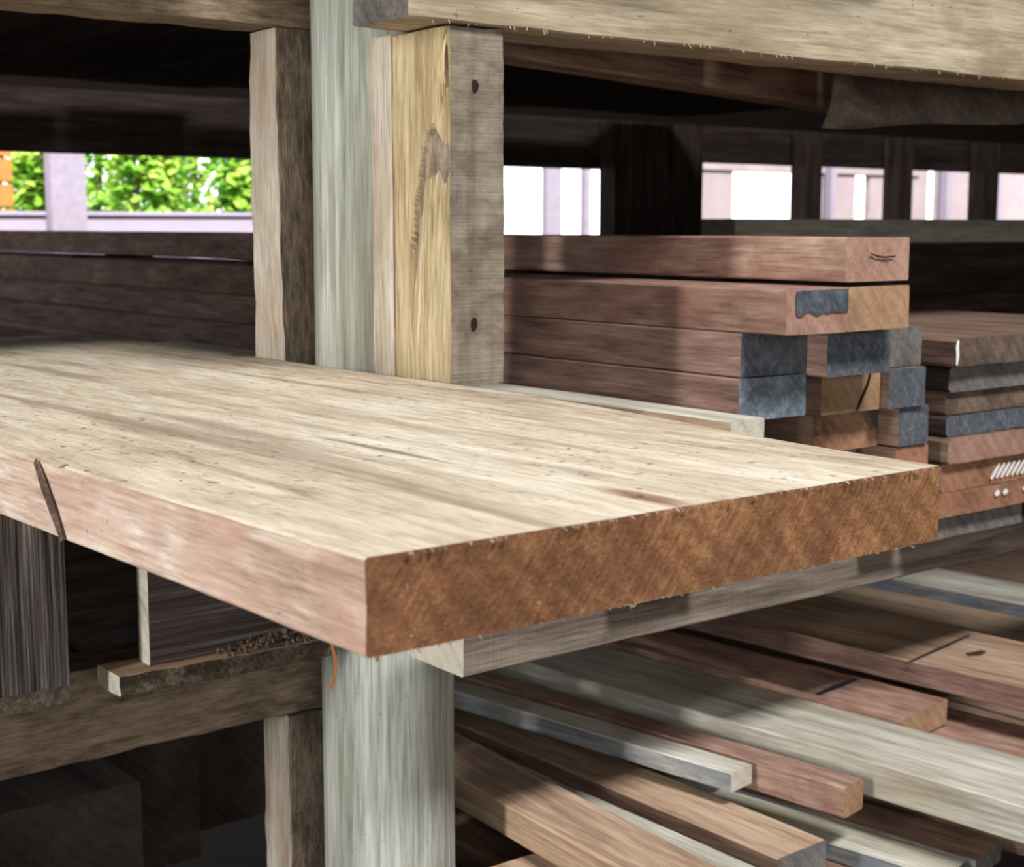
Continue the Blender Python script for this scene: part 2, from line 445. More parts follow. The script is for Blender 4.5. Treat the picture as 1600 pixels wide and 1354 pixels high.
# ------------------------------------------------------------------ main rack: round post, packers, bearers
def round_post():
    bm = bmesh.new(); n = 40; rows = []
    cx, cy, r = 6.02, 9.2, .50
    z0, z1, m = FL, 2.24, 110
    for j in range(m + 1):
        z = z0 + (z1 - z0) * j / m
        row = []
        for i in range(n):
            a = 2 * math.pi * i / n
            rr = r * (1 + .012 * noise.noise(Vector((math.cos(a) * 2, math.sin(a) * 2, z * .5))) + .006 * noise.noise(Vector((math.cos(a) * 9, math.sin(a) * 9, z * .8))))
            row.append(bm.verts.new(Vector((rr * math.cos(a), z - z0, -rr * math.sin(a))) * S))
        rows.append(row)
    for j in range(m):
        for i in range(n):
            bm.faces.new((rows[j][i], rows[j][(i + 1) % n], rows[j + 1][(i + 1) % n], rows[j + 1][i]))
    bm.faces.new(rows[0]); bm.faces.new(rows[-1])
    o = link_mesh('round_post', bm, [M['pole']])
    o.location = Vector((cx, cy, z0)) * S; o.rotation_euler = (R(90), 0, 0)
    tag(o, 'round grey-green treated timber post carrying the rack, in the middle', 'post')
    for i, (a, z, s) in enumerate(((243, .66, .035), (236, -2.75, .012), (228, -3.1, .012))):
        b = bmesh.new()
        c = Vector((cx + r * math.cos(R(a)), cy + r * math.sin(R(a)), z)) * S
        bmesh.ops.create_uvsphere(b, u_segments=10, v_segments=6, radius=s * S, matrix=Matrix.Translation(c) @ Matrix.Diagonal((1, .5, 1.5, 1)))
        part('knot', b, M['rust'], o)
    return o
post = round_post()

# the big yellow packer under the upper bearer, with a torn piece out of its left face
def packer():
    bm = bmesh.new()
    x0, x1, y0, y1, z0, z1 = 5.60, 6.02, 7.77, 8.42, -1.03, 1.235
    nz, ny, nx = 200, 110, 26
    def edge(p, amp=.006):
        return p + noise.noise_vector(Vector((p.x * 3, p.y * 3, p.z * 1.2))) * amp * 1.6 + noise.noise_vector(p * 11) * amp * .6
    LIP = ((0, .66), (.05, .70), (.12, .685), (.17, .695), (.29, .742), (.36, .735), (.48, .69), (.57, .62), (.64, .53), (.70, .40))
    def lip(u):
        for (u0, v0), (u1, v1) in zip(LIP, LIP[1:]):
            if u0 <= u <= u1: return v0 + (v1 - v0) * (u - u0) / (u1 - u0)
        return -1
    def torn(y, z):
        # hollow below a curved torn lip
        u = (y - y0) / (y1 - y0); v = (z - z0) / (z1 - z0)
        l = lip(u) + .008 * noise.noise(Vector((u * 14, 3, 0)))
        d = 0
        if v < l: d = min(1, (l - v) / .022) ** 1.5 * .055 * max(0, 1 - (l - v) * 2.6) * min(1, u / .05 + .2)
        d += .016 * (noise.noise(Vector((u * 9, v * 3.0, 7))) + .7 * noise.noise(Vector((u * 26, v * 5, 2))) + .4 * noise.noise(Vector((u * 60, v * 8, 4))))
        if v > .84 and .03 < u < .12: d += .035 * math.sin((u - .03) / .09 * math.pi)
        return d
    def hollow(j, k):
        u, v = (j + .5) / ny, (k + .5) / nz
        l = lip(u); return v < l - .012 and v > l - .11 + .06 * noise.noise(Vector((u * 8, v * 8, 0)))
    grid = {}
    def V(key, p):
        if key not in grid: grid[key] = bm.verts.new(edge(p) * S)
        return grid[key]
    def xl(j, k):
        y = y0 + (y1 - y0) * j / ny; z = z0 + (z1 - z0) * k / nz
        fade = min(1, j / 3, (ny - j) / 3, k / 2, (nz - k) / 2)
        return Vector((x0 + torn(y, z) * max(0, fade), y, z))
    for j in range(ny):
        for k in range(nz):
            f = bm.faces.new([V(('L', a, b), xl(a, b)) for a, b in ((j, k), (j, k + 1), (j + 1, k + 1), (j + 1, k))])
            f.material_index = 4 if hollow(j, k) else 1
    def fr(i, k):
        if i == 0: return ('L', 0, k), xl(0, k)
        x = x0 + (x1 - x0) * i / nx
        return ('F', i, k), Vector((x, y0 + .008 * noise.noise(Vector((x * 4, 0, k * .07))), z0 + (z1 - z0) * k / nz))
    for i in range(nx):
        for k in range(nz):
            f = bm.faces.new([V(*fr(a, b)) for a, b in ((i, k), (i + 1, k), (i + 1, k + 1), (i, k + 1))])
            f.material_index = 2
    def rt(j, k):
        if j == 0: return fr(nx, k)
        return ('R', j, k), Vector((x1, y0 + (y1 - y0) * j / ny, z0 + (z1 - z0) * k / nz))
    for j in range(0, ny, 22):
        for k in range(nz):
            f = bm.faces.new([V(*rt(a, b)) for a, b in ((j, k), (j + 22, k), (j + 22, k + 1), (j, k + 1))])
            f.material_index = 0
    for k in range(nz):                                       # back
        bm.faces.new([V(*rt(ny, k)), V(*rt(ny, k + 1)), V(('L', ny, k + 1), xl(ny, k + 1)), V(('L', ny, k), xl(ny, k))])
    for k in (0, nz):
        ring = [V(('L', j, k), xl(j, k)) for j in range(ny, 0, -1)] + [V(*fr(i, k)) for i in range(nx)] + [V(*rt(j, k)) for j in range(0, ny + 1, 22)]
        bm.faces.new(ring).material_index = 3
    org = Vector((x0, y0, z0)) * S
    rotm = Matrix.Rotation(R(-90), 4, 'X')                    # store with local y up so the grain runs up the block
    bmesh.ops.transform(bm, matrix=rotm @ Matrix.Translation(-org), verts=bm.verts)
    o = link_mesh('packer_block', bm, [M['packgrey'], M['yellow'], M['packgrey'], M['end_brown'], M['tornface']], None, 50)
    o.location = org; o.rotation_euler = (R(90), 0, 0)
    tag(o, 'thick upright packer with a torn yellow face and two nail holes, under the pale bearer', 'packer block')
    for (x, z) in ((5.79, .875), (5.775, -.63)):
        b = bmesh.new()
        bmesh.ops.create_cone(b, cap_ends=True, segments=16, radius1=.042 * S, radius2=.030 * S, depth=.03 * S,
                              matrix=Matrix.Translation(Vector((x, y0 + .0, z)) * S) @ Matrix.Rotation(R(90), 4, 'X') @ Matrix.Diagonal((.8, 1.25, 1, 1)))
        for v in b.verts: v.co = noisy(v.co, .0005, 160)
        part('nail_head', b, M['hole'], o, 'dark rusty nail head sunk in the grey face')
    b = bmesh.new()
    for q in range(7):
        y = y0 + .03 + .015 * q; zt = z1 - .05 - .03 * q
        tube(b, [(x0 - .006, y, zt), (x0 - .02, y + .01, zt - .12 - .03 * (q % 3)), (x0 - .012, y + .02, zt - .3 - .05 * (q % 2))], .006)
    part('splinter', b, M['strand'], o)
    return o
packer()
post_z('packer_strip', 'thin pale upright strip between the round post and the yellow packer', 'packer strip',
       5.585, 5.95, 8.43, 8.68, -1.05, 1.235, side='pinkpale', front='pinkpale', left='pinkpale', end='end_tan', rough=.01)
post_z('spacer_block', 'pale upright spacer with a furry brown front, left of the round post', 'spacer block',
       5.52, 5.86, 9.80, 10.24, -3.07, 1.42, side='fuzzy', front='fuzzy', left='pinkpale', rough=.035, seg=.12, group='spacer blocks beside the round post')
post_z('spacer_block', 'upright spacer with grey-lilac side below the left lower bearer', 'spacer block',
       5.49, 5.84, 9.78, 10.2, FL, -3.76, side='fuzzy', front='fuzzy', left='pinkpale', rough=.03, seg=.12, group='spacer blocks beside the round post')

# bearers
ub = beam_x('timber_bearer', 'pale sawn upper bearer across the top right, resting on the yellow packer', 'bearer',
       5.25, 27, 7.72, .62, 1.25, 2.25, side='palebeam', end='end_grey', left='palebeam', rough=.03, seg=.2, group='rack bearers')
beam_x('timber_bearer', 'furry tan upper bearer at the top left corner behind the post', 'bearer',
       -6, 5.86, 9.80, .45, 1.43, 2.25, side='fuzzy_tan', rough=.03, seg=.2, group='rack bearers')
beam_x('timber_bearer', 'grey-brown lower bearer on the right under the stacked planks', 'bearer',
       5.68, 27, 7.77, .62, -2.985, -2.665, side='greybeam', end='end_pale', rough=.015, seg=.25, group='rack bearers')
beam_x('timber_bearer', 'rough brown lower bearer on the left behind the dark block and batten', 'bearer',
       -6, 5.80, 9.80, .45, -3.75, -3.07, side='fuzzy_tan', rough=.035, seg=.12, group='rack bearers')

def fringe(parent, pts_fn, n, ln, seed):
    rnd = random.Random(seed); b = bmesh.new()
    for i in range(n):
        p = Vector(pts_fn(rnd)); l = ln * rnd.uniform(.3, 1)
        dx, dy = rnd.uniform(-.5, .5), rnd.uniform(-.5, .1)
        tube(b, [p, p + Vector((dx * l * .5, dy * l, -l * .5)), p + Vector((dx * l * 1.2, dy * l * 1.3, -l))], .0035, 3)
    return part('splinter_fringe', b, M['strand'], parent)
fringe(ub, lambda r: (r.uniform(5.4, 13), 7.73, 1.27), 90, .045, 3)['kind'] = 'stuff'

# ------------------------------------------------------------------ the wide slab
def slab_width(y):
    f = min(1, y / 3.5); f = f * f * (3 - 2 * f)
    return 2.86 + .40 * f + .012 * max(0, y - 3.5)
slab_o = plank('wide_slab', 'wide thick sawn slab with a dusty cream top jutting out from the rack', 'slab',
      (2.385, 3.765, -1.32), 2.835, .32, 9.6, rot=1.5, side='board_side', end='board_end', top='board_top', left='board_side', rough=.007, r=.010, seg=.14, endrough=.0015, wfn=slab_width)
b = bmesh.new(); rnd = random.Random(9)
for i in range(110):                                         # torn fibres along the cut edges
    x = rnd.uniform(2.4, 5.2); z = rnd.choice((-1.003, -1.003, -1.315))
    p = Vector((x, 3.755, z)); l = rnd.uniform(.005, .02)
    tube(b, [p, p + Vector((rnd.uniform(-.3, .3) * l, -l * .7, rnd.uniform(-.5, .5) * l)), p + Vector((rnd.uniform(-.6, .6) * l, -l, -l * .5))], .004, 3)
part('splinter_fringe', b, M['tan'], slab_o)['kind'] = 'stuff'
b = bmesh.new()
ribbon(b, [(-.008, 2.52, .315), (-.009, 2.44, .22), (-.009, 2.35, .12), (-.008, 2.26, .004)], .06, (-1, 0, 0), .006)
dm = link_mesh('dark_mark', b, [M['mark']], slab_o); dm['label'] = 'dark brown band across the side of the slab'

# ------------------------------------------------------------------ left bay under the slab
plank('timber_block', 'big weathered dark block with upright grooves at the left under the slab', 'block',
      (-4.5, 9.12, -2.95), 8.02, 1.62, 13, side='darkbrown', end='grooved', rough=.02, group='timbers under the slab')  # width past the left edge is unseen, added to block doorway light
plank('timber_strip', 'thin brown strip under the weathered dark block at the left', 'strip',
      (-4.5, 9.14, -3.07), 8.01, .12, 2.6, side='fuzzy_tan', end='fuzzy', rough=.01, group='timbers under the slab')
bt = beam_x('timber_batten', 'short pale batten with a rough barky edge lying on the left lower bearer', 'batten',
      3.80, 5.45, 9.0, .36, -3.07, -2.92, side='bark', end='end_pale', top='tan', left='tan', rough=.03, seg=.06, group='timbers under the slab')
beam_x('timber_board', 'dark grooved board on edge standing on the barky batten below the slab', 'board',
      4.06, 5.5, 9.10, .17, -2.92, -1.33, side='verydark', end='end_pale', rough=.012, group='timbers under the slab')

beam_x('timber_board', 'added dark board on edge filling the shaded gap between the dark block and grooved board', 'board',
      3.56, 5.4, 10.6, .3, -3.07, -1.33, side='darkbrown', rough=.01, group='timbers under the slab')  # dark board added to stand in for the black shade in this gap
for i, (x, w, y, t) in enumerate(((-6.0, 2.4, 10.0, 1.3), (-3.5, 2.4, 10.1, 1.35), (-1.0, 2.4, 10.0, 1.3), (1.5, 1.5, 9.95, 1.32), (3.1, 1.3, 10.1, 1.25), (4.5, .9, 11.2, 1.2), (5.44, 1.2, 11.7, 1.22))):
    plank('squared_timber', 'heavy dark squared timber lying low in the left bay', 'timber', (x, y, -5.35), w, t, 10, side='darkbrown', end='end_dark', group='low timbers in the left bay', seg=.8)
beam_x('timber_bearer', 'low left bearer under the heavy squared timbers', 'bearer', -6.5, 5.45, 12.0, .6, -6.1, -5.35, side='darkbrown', group='rack bearers')
for z in (-1.325, -.15):
    plank('squared_timber', 'unseen dark squared timber on the weathered block, shading the bay from beyond the left edge', 'timber', (-4.4, 11.1, z), 5.8, 1.165, 10, side='darkbrown', end='end_brown', group='timbers on the weathered block', seg=1)  # out-of-view timbers added to keep the doorway light off the rear planks
# dusty litter on the batten by the post
def litter():
    bm = bmesh.new(); rnd = random.Random(4)
    for i in range(260):
        x = 4.55 + .85 * rnd.random() ** .8; y = rnd.uniform(8.93, 9.09)
        h = .11 * max(0, 1 - abs(x - 5.0) / .5) * rnd.random()
        p = Vector((x, y, -2.915 + h)); l = rnd.uniform(.02, .07)
        if rnd.random() < .4:
            d = Vector((rnd.uniform(-1, 1), rnd.uniform(-1, 1), rnd.uniform(-.2, .5))).normalized() * l * 1.5
            tube(bm, [p, p + d * .5 + Vector((0, 0, .008)), p + d * .8], .0028, 3)
        else:
            bmesh.ops.create_icosphere(bm, subdivisions=1, radius=l * .45 * S, matrix=Matrix.Translation(p * S) @ Matrix.Rotation(rnd.uniform(0, 3), 4, (1, rnd.random(), 1)) @ Matrix.Diagonal((1.3, .8, .45, 1)))
    for v in bm.verts: v.co = noisy(v.co, .0018, 90)
    o = link_mesh('wood_litter', bm, [M['debris']], None, 0)
    tag(o, 'dusty heap of bark and chips on the barky batten beside the post', 'litter', kind='stuff')
litter()
def web():
    bm = bmesh.new(); rnd = random.Random(12)
    for i in range(46):
        x = rnd.uniform(5.52, 5.82); z = rnd.uniform(-4.9, -3.4); l = rnd.uniform(.08, .3)
        p = Vector((x, 9.76, z)); pts = [p]
        for q in range(5): pts.append(pts[-1] + Vector((rnd.uniform(-.3, .3), rnd.uniform(-.12, .05), rnd.uniform(-.6, .25))) * l * .4)
        tube(bm, pts, .0018, 3)
    for i in range(60):
        x = rnd.uniform(5.54, 5.84); z = rnd.uniform(-1, 2.0); l = rnd.uniform(.06, .2)
        pts = [Vector((x, 9.77, z))]
        for q in range(4): pts.append(pts[-1] + Vector((rnd.uniform(-.4, .4), rnd.uniform(-.1, .05), rnd.uniform(-.4, .3))) * l * .4)
        tube(bm, pts, .0015, 3)
    o = link_mesh('cobweb', bm, [M['web']], None, 0)
    tag(o, 'dusty cobweb strands on the furry spacers left of the post', 'cobweb', kind='stuff')
web()
b = bmesh.new()
ribbon(b, [(5.36, 8.93, -2.93), (5.37, 8.90, -3.05), (5.38, 8.90, -3.16), (5.35, 8.91, -3.26), (5.33, 8.91, -3.28), (5.32, 8.92, -3.26)], .022, (0, -1, 0), .006)
o = link_mesh('wood_shaving', b, [M['shave']]); tag(o, 'thin curled orange shaving hanging at the left side of the round post', 'shaving')

# ------------------------------------------------------------------ the reddish stack on the right lower bearer
G1 = 'planks of the reddish stack'
LEN = 24
def sp(label, x, y, z0, w, t, side, end, L=LEN, **k):
    return plank('sawn_plank', label, 'plank', (x, y, z0), w, t, L - (y - 7), side=side, end=end, group=G1, rough=.010, seg=.45, **k)
A = sp('reddish plank alone on top of the stack, a curved pen stroke on its end', 8.53, 6.99, -.405, .72, .32, 'red_pinkish', 'end_red')
b = bmesh.new(); ribbon(b, [(8.78, 6.975, -.20), (8.86, 6.975, -.225), (8.96, 6.975, -.232), (9.06, 6.975, -.225)], .014, (0, -1, 0), .006)
part('pen_stroke', b, M['ink'], A)
for y in (11.0, 15.0, 20.0):
    beam_x('sticker_strip', 'thin dark sticker strip under the topmost reddish plank', 'sticker', 8.0, 9.2, y, .2, -.44, -.405, side='darkbrown', group='stickers in the reddish stack')
B1 = sp('reddish plank in the second row of the stack, blue-grey paint dabbed on its end', 7.87, 6.96, -.762, .66, .322, 'red_pinkish', 'end_red')
b = bmesh.new(); rnd = random.Random(2)
gx, gz = 16, 10; vs = {}
for i in range(gx + 1):
    for j in range(gz + 1):
        u, v = i / gx, j / gz
        x = 7.96 + .555 * u; z = -.45 - .19 * v * (.85 + .22 * noise.noise(Vector((u * 6, 1, 0))))
        vs[i, j] = b.verts.new(Vector((x, 6.948 - .002 * math.sin(math.pi * u), z)) * S)
for i in range(gx):
    for j in range(gz): b.faces.new((vs[i, j], vs[i + 1, j], vs[i + 1, j + 1], vs[i, j + 1]))
bmesh.ops.solidify(b, geom=b.faces[:], thickness=.004 * S)
part('paint_patch', b, M['paint_blue'], B1, 'blue-grey paint patch')
sp('tan-ended plank in the second row, next to the blue-dabbed end', 8.54, 6.97, -.762, .70, .322, 'brown', 'end_tan')
sp('reddish plank with a dark grey end, third row, near side of the stack', 7.86, 7.37, -1.085, .70, .32, 'red', 'paint_dark')
sp('plank with a streaked grey painted end in the middle of the third row', 8.575, 7.18, -1.112, .74, .322, 'red', 'paint_dark')
sp('plank with a bare grey-brown end at the far side of the third row', 9.36, 7.42, -1.115, .66, .315, 'brown', 'end_grey')
sp('reddish plank with a pale blue-grey painted end, fourth row at the near side', 7.84, 7.36, -1.408, .72, .318, 'red', 'paint_blue')
D2 = sp('plank with a bare tan end and a slanting crack, middle of the fourth row', 8.83, 7.44, -1.442, .70, .322, 'red', 'end_tan')
b = bmesh.new(); ribbon(b, [(9.24, 7.425, -1.43), (9.29, 7.425, -1.34), (9.36, 7.425, -1.24), (9.40, 7.425, -1.13)], .022, (0, -1, 0), .005)
part('crack', b, M['hole'], D2)
sp('plank with a slate grey painted end at the far side of the fourth row', 9.545, 7.36, -1.44, .46, .318, 'brown', 'paint_dark')
sp('plank with half grey half orange end below the cracked tan end', 8.93, 7.6, -1.77, .80, .32, 'brown', 'end_mix')
sp('plank with a smooth grey painted end, low at the far side of the stack', 9.74, 7.40, -1.765, .38, .318, 'brown', 'paint_dark')
sp('plank with an orange-brown end peeping out under the smooth grey end', 9.74, 7.42, -2.09, .42, .318, 'brown', 'end_orange')
# what carries them, all but hidden behind the slab
for x, y, z, w, t in ((7.85, 7.9, -1.725, .7, .312), (7.85, 7.9, -2.04, .7, .31), (7.85, 7.9, -2.352, .7, .307), (7.85, 7.9, -2.665, .7, .308),
                      (8.8, 7.75, -2.07, .85, .298), (8.8, 7.75, -2.37, .85, .297), (8.8, 7.75, -2.665, .85, .292), (9.72, 7.6, -2.38, .45, .285), (9.72, 7.6, -2.665, .45, .28),
                      (6.95, 7.6, -2.665, .82, .39), (6.95, 7.6, -2.27, .82, .39), (6.95, 7.6, -1.875, .82, .385)):
    sp('plain reddish plank low in the stack, all but hidden behind the slab', x, y, z, w, t, 'red', 'end_red')
plank('timber_batten', 'pale square-cut batten lying beside the stack, just above the slab', 'batten', (7.47, 7.08, -1.485), .34, .15, 9.0, rot=.6, side='tan', end='end_pale', top='pale', left='tan', rough=.008)

# ------------------------------------------------------------------ second stack of wide boards at the right edge
G2 = 'wide boards stacked at the right edge'
ws = [('topmost wide brown board with a pale chipped corner in the right-hand stack', 10.30, 7.30, -1.145, .235, 'brown', 'end_brown', 3.4),
      ('dark grey wide board second from the top of the right-hand stack', 10.38, 7.40, -1.37, .215, 'darkbrown', 'end_grey', 3.3),
      ('brown wide board third from the top of the right-hand stack', 10.41, 7.45, -1.565, .19, 'brown', 'end_brown', 3.3),
      ('wide board with a blackened end, fourth from the top of the right-hand stack', 10.39, 7.42, -1.745, .175, 'darkbrown', 'paint_dark', 3.3),
      ('pale brown wide board with swirling end grain, fifth in the right-hand stack', 10.35, 7.36, -1.965, .215, 'brown', 'end_red', 3.3),
      ('orange-brown board with white chalk strokes on its end', 10.36, 7.43, -2.21, .24, 'brown', 'end_orange', 3.3),
      ('orange-brown board with white chalk dots, beneath the chalk-stroked one', 10.28, 7.40, -2.42, .205, 'brown', 'end_orange', 3.3)]
for lb, x, y, z, t, sd, en, w in ws:
    o = plank('wide_board', lb, 'board', (x, y, z), w, t, 10, side=sd, end=en, group=G2, rough=.012, r=.03, seg=.4)
    if 'strokes' in lb:
        for q in range(7):
            b = bmesh.new(); xx = 11.05 + .075 * q
            ribbon(b, [(xx, y - .014, z + .05), (xx + .06, y - .015, z + .11), (xx + .12, y - .014, z + .17)], .032, (0, -1, 0), .006)
            part('chalk_stroke', b, M['chalk'], o, 'white chalk stroke')
    if 'dots' in lb:
        for q in (11.08, 11.2, 11.5):
            b = bmesh.new()
            ribbon(b, [(q, y - .014, z + .12), (q + .03, y - .015, z + .14), (q + .06, y - .014, z + .13)], .05, (0, -1, 0), .006)
            part('chalk_dot', b, M['chalk'], o, 'white chalk dot')
    if 'chipped' in lb:
        b = bmesh.new()
        ribbon(b, [(x + .012, y - .012, z + .02), (x + .02, y - .012, z + .1), (x + .01, y - .012, z + .17), (x + .02, y - .012, z + .22)], .026, (-.5, -1, 0), .008)
        part('chipped_corner', b, M['chalk'], o, 'pale chipped corner')
plank('wide_board', 'short pale grey board at the bottom of the right-hand stack, on the bearer', 'board', (10.27, 7.5, -2.63), 1.40, .19, 9, side='pale', end='end_grey', group=G2, rough=.012)
for y in (7.95, 14):
    beam_x('sticker_strip', 'thin sticker strip under the lowest board of the right-hand stack', 'sticker', 10.3, 11.6, y, .3, -2.665, -2.63, side='darkbrown', group='stickers of the right-hand stack')

# ------------------------------------------------------------------ loose planks on the low shelf, right of the post
G3 = 'loose planks on the low shelf'
def lp(label, tl, rot, w, t, side, end, L=12, top=None, left=None, ext=0.0, name='loose_plank', **k):
    """tl: near end, upper left corner; ext pushes the near end further out of the frame"""
    d = Vector((-math.sin(R(rot)), math.cos(R(rot)), 0))
    p = Vector(tl) - d * ext
    return plank(name, label, 'plank', (p.x, p.y, p.z - t), w, t, L, rot=rot, side=side, end=end, top=top, left=left, group=G3, rough=.014, seg=.4, **k)
L1 = lp('broad pinkish-tan plank with a dark pen line, highest on the low shelf', (11.30, 7.16, -4.0), 5.9, 1.36, .225, 'red', 'end_brown', top='tan', ext=1.0)
b = bmesh.new(); p0 = Vector((11.02, 8.22, -3.992)); p1 = Vector((12.33, 8.44, -3.992))
ribbon(b, [p0, p0.lerp(p1, .5), p1], .03, (0, 0, 1), .006); part('pen_line', b, M['ink'], L1)
b = bmesh.new(); ribbon(b, [(11.75, 8.05, -3.992), (11.85, 8.02, -3.992), (11.97, 8.03, -3.992)], .10, (0, 0, 1), .004); part('knot', b, M['rust'], L1)
L2 = lp('reddish plank with a wide ink band and a square-cut end, under the broad pinkish one', (10.40, 7.74, -4.24), 6.7, .75, .24, 'red_pinkish', 'end_tan', left='red_pinkish')
b = bmesh.new(); p0 = Vector((10.30, 8.62, -4.232)); p1 = Vector((10.95, 8.70, -4.232))
ribbon(b, [p0, p0.lerp(p1, .5), p1], .07, (0, 0, 1), .006); part('ink_band', b, M['ink'], L2)
lp('brown flat plank between the pale plank and the ink-banded one', (10.85, 6.83, -4.5), 8.0, .95, .2, 'tan', 'end_brown', top='red_pinkish', ext=1.0)
lp('wide pale grey-cream plank running out to the right edge', (9.60, 6.03, -4.3), 6.7, .97, .30, 'pale', 'end_pale', ext=.9, left='pale')
lp('pink square stick with a pale end, left of the wide pale plank', (9.04, 7.26, -4.4), 8.6, .28, .26, 'red_pinkish', 'end_tan', name='loose_stick')
lp('grey-blue square stick with a pale end, nearest to the post', (8.56, 8.03, -4.4), 9.1, .30, .17, 'greyblue', 'end_pale', top='pale', name='loose_stick')
lp('flat pale grey board below the pink stick end', (9.30, 6.50, -4.95), 10, .42, .155, 'greyblue', 'end_grey', top='pale', L=2.3)
lp('dark grey plank end beside the flat pale grey board', (9.76, 6.53, -4.94), 10, .48, .165, 'greyblue', 'end_grey', top='brown', L=4)
lp('brown squared beam with a grey five-sided end', (8.14, 7.14, -4.70), 1.5, .56, .40, 'brown', 'end_grey', top='tan')
lp('short pale block against the brown squared beam', (7.70, 7.03, -4.76), 1.5, .31, .34, 'brown', 'end_pale', top='pale')
lp('tan lit plank at the bottom, left of the short pale block', (6.75, 7.05, -4.5), -3.5, .60, .26, 'tan', 'end_tan', top='tan', ext=1.0, L=6)
lp('broad tan plank at the bottom beside the round post', (6.02, 7.88, -4.85), -1.5, .95, .22, 'tan', 'end_tan', top='tan', ext=1.0, L=1.75)
lp('thin reddish plank end standing out at the lower right corner', (10.45, 6.35, -4.75), 8, .5, .35, 'red', 'end_red')
# the shelf that carries them
beam_x('timber_bearer', 'low shelf bearer under the loose planks', 'bearer', 6.6, 30, 8.6, .6, -6.1, -5.35, side='darkbrown', group='rack bearers')
beam_x('timber_bearer', 'rear low shelf bearer under the loose planks', 'bearer', 5.4, 30, 16.0, .6, -6.1, -5.35, side='darkbrown', group='rack bearers')
lp('dark plank lying in the shade behind the broad pinkish-tan plank', (14.6, 8.6, -4.6), 6, .9, .3, 'brown', 'end_brown', top='tan', ext=1.0)
lp('dusty grey plank at the right edge, farthest of the loose planks', (16.6, 8.9, -4.75), 5, 1.0, .3, 'greyblue', 'end_grey', top='pale', ext=1.0)
for i, x in enumerate((16.1, 17.4, 18.7, 20.0, 21.3, 22.6, 23.9, 5.7, 7.0, 8.3, 9.6, 10.9, 12.2, 13.5, 14.8)):
    plank('shelf_plank', 'dusty plank in the layer under the loose planks', 'plank', (x, 7.2 if x < 6 else 7.2 + .3 * (i % 3), -5.35), 1.22, .24, 1.4 if x < 6 else 11, side='brown', end='end_brown', group='bottom layer of the low shelf', seg=.6)

# ------------------------------------------------------------------ upper shelf, seen from below
for i in range(8):
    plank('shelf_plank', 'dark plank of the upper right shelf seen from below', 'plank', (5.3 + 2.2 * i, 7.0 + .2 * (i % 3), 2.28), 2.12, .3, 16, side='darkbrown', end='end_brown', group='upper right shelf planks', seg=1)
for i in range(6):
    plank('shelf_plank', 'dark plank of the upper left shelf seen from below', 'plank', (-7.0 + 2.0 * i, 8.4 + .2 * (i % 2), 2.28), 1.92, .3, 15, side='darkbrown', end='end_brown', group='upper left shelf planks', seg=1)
plank('timber_rail', 'dark rail with a paler lower edge slanting under the upper shelf', 'rail', (6.55, 8.95, 1.20), .35, .75, 6.6, rot=-73, side='brown', end='end_brown', rough=.01)

def torn_sheet():
    bm = bmesh.new(); nu, nv = 60, 26; vs = {}
    for i in range(nu + 1):
        for j in range(nv + 1):
            u, v = i / nu, j / nv
            x = 10.65 + 4.8 * u; y = 8.85 + .3 * u
            top = 2.1; bot = 0.84 + .32 * u + .02 * math.sin(u * 9)
            if u < .22: top = bot + .03 + (top - bot - .03) * (u / .22) ** .7
            z = bot + (top - bot) * v
            f = max(0, 1 - u / .5)
            y += .25 * v + f * (.10 * math.sin(u * 34 + v * 5) * v + .16 * noise.noise(Vector((u * 7, v * 3, 1)))) - .22 * (1 - v) ** 2
            vs[i, j] = bm.verts.new(Vector((x, y, z)) * S)
    for i in range(nu):
        for j in range(nv): bm.faces.new((vs[i, j], vs[i + 1, j], vs[i + 1, j + 1], vs[i, j + 1]))
    bmesh.ops.solidify(bm, geom=bm.faces[:], thickness=.02 * S)
    o = link_mesh('torn_sheet', bm, [M['sheet']], None, 60)
    tag(o, 'torn crumpled brown sheet hanging under the upper bearer at the right', 'sheet')
torn_sheet()

# ------------------------------------------------------------------ far side of the rack
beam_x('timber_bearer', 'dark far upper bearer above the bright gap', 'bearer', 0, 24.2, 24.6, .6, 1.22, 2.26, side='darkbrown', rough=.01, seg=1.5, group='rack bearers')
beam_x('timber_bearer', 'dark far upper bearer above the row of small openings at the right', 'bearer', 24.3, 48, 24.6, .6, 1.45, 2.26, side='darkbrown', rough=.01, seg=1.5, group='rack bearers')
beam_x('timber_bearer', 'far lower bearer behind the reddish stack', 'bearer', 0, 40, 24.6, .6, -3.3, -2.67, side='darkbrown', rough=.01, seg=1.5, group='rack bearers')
for lb, x0, x1 in (('thickest dark far post, right of the first bright opening', 21.6, 23.2), ('dark far post close beside the thickest one', 23.35, 24.25),
                   ('dark far post between the two widest right openings', 27.73, 28.3), ('dark far post right of the pinkish opening', 31.23, 31.8), ('dark far post farthest to the right', 34.86, 35.53)):
    post_z('rack_post', lb, 'post', x0, x1, 24.0, 24.5, FL, 2.2, side='darkbrown', front='darkbrown', left='darkbrown', seg=1, group='posts on the far side of the rack')
beam_x('timber_bearer', 'middle bearer carrying the far crosswise timbers', 'bearer', 14.2, 34, 15.6, .6, -3.2, -2.6, side='darkbrown', seg=1.5, group='rack bearers')
zz = -2.6
for i, (h, sd, lb) in enumerate(((.75, 'darkbrown', 'dark crosswise timber, lowest behind the right-hand stack'), (.70, 'darkbrown', 'dark crosswise timber in the middle behind the right-hand stack'),
                             (.86, 'darkbrown', 'dark crosswise timber just below the pale grey one'), (.40, 'pale', 'pale grey crosswise timber on top, under the small bright openings'))):
    beam_x('crosswise_timber', lb, 'timber', 15.6 + .25 * i, 33, 15.5, .7, zz, zz + h - .01, side=sd, seg=.8, group='crosswise timbers behind the stacks'); zz += h

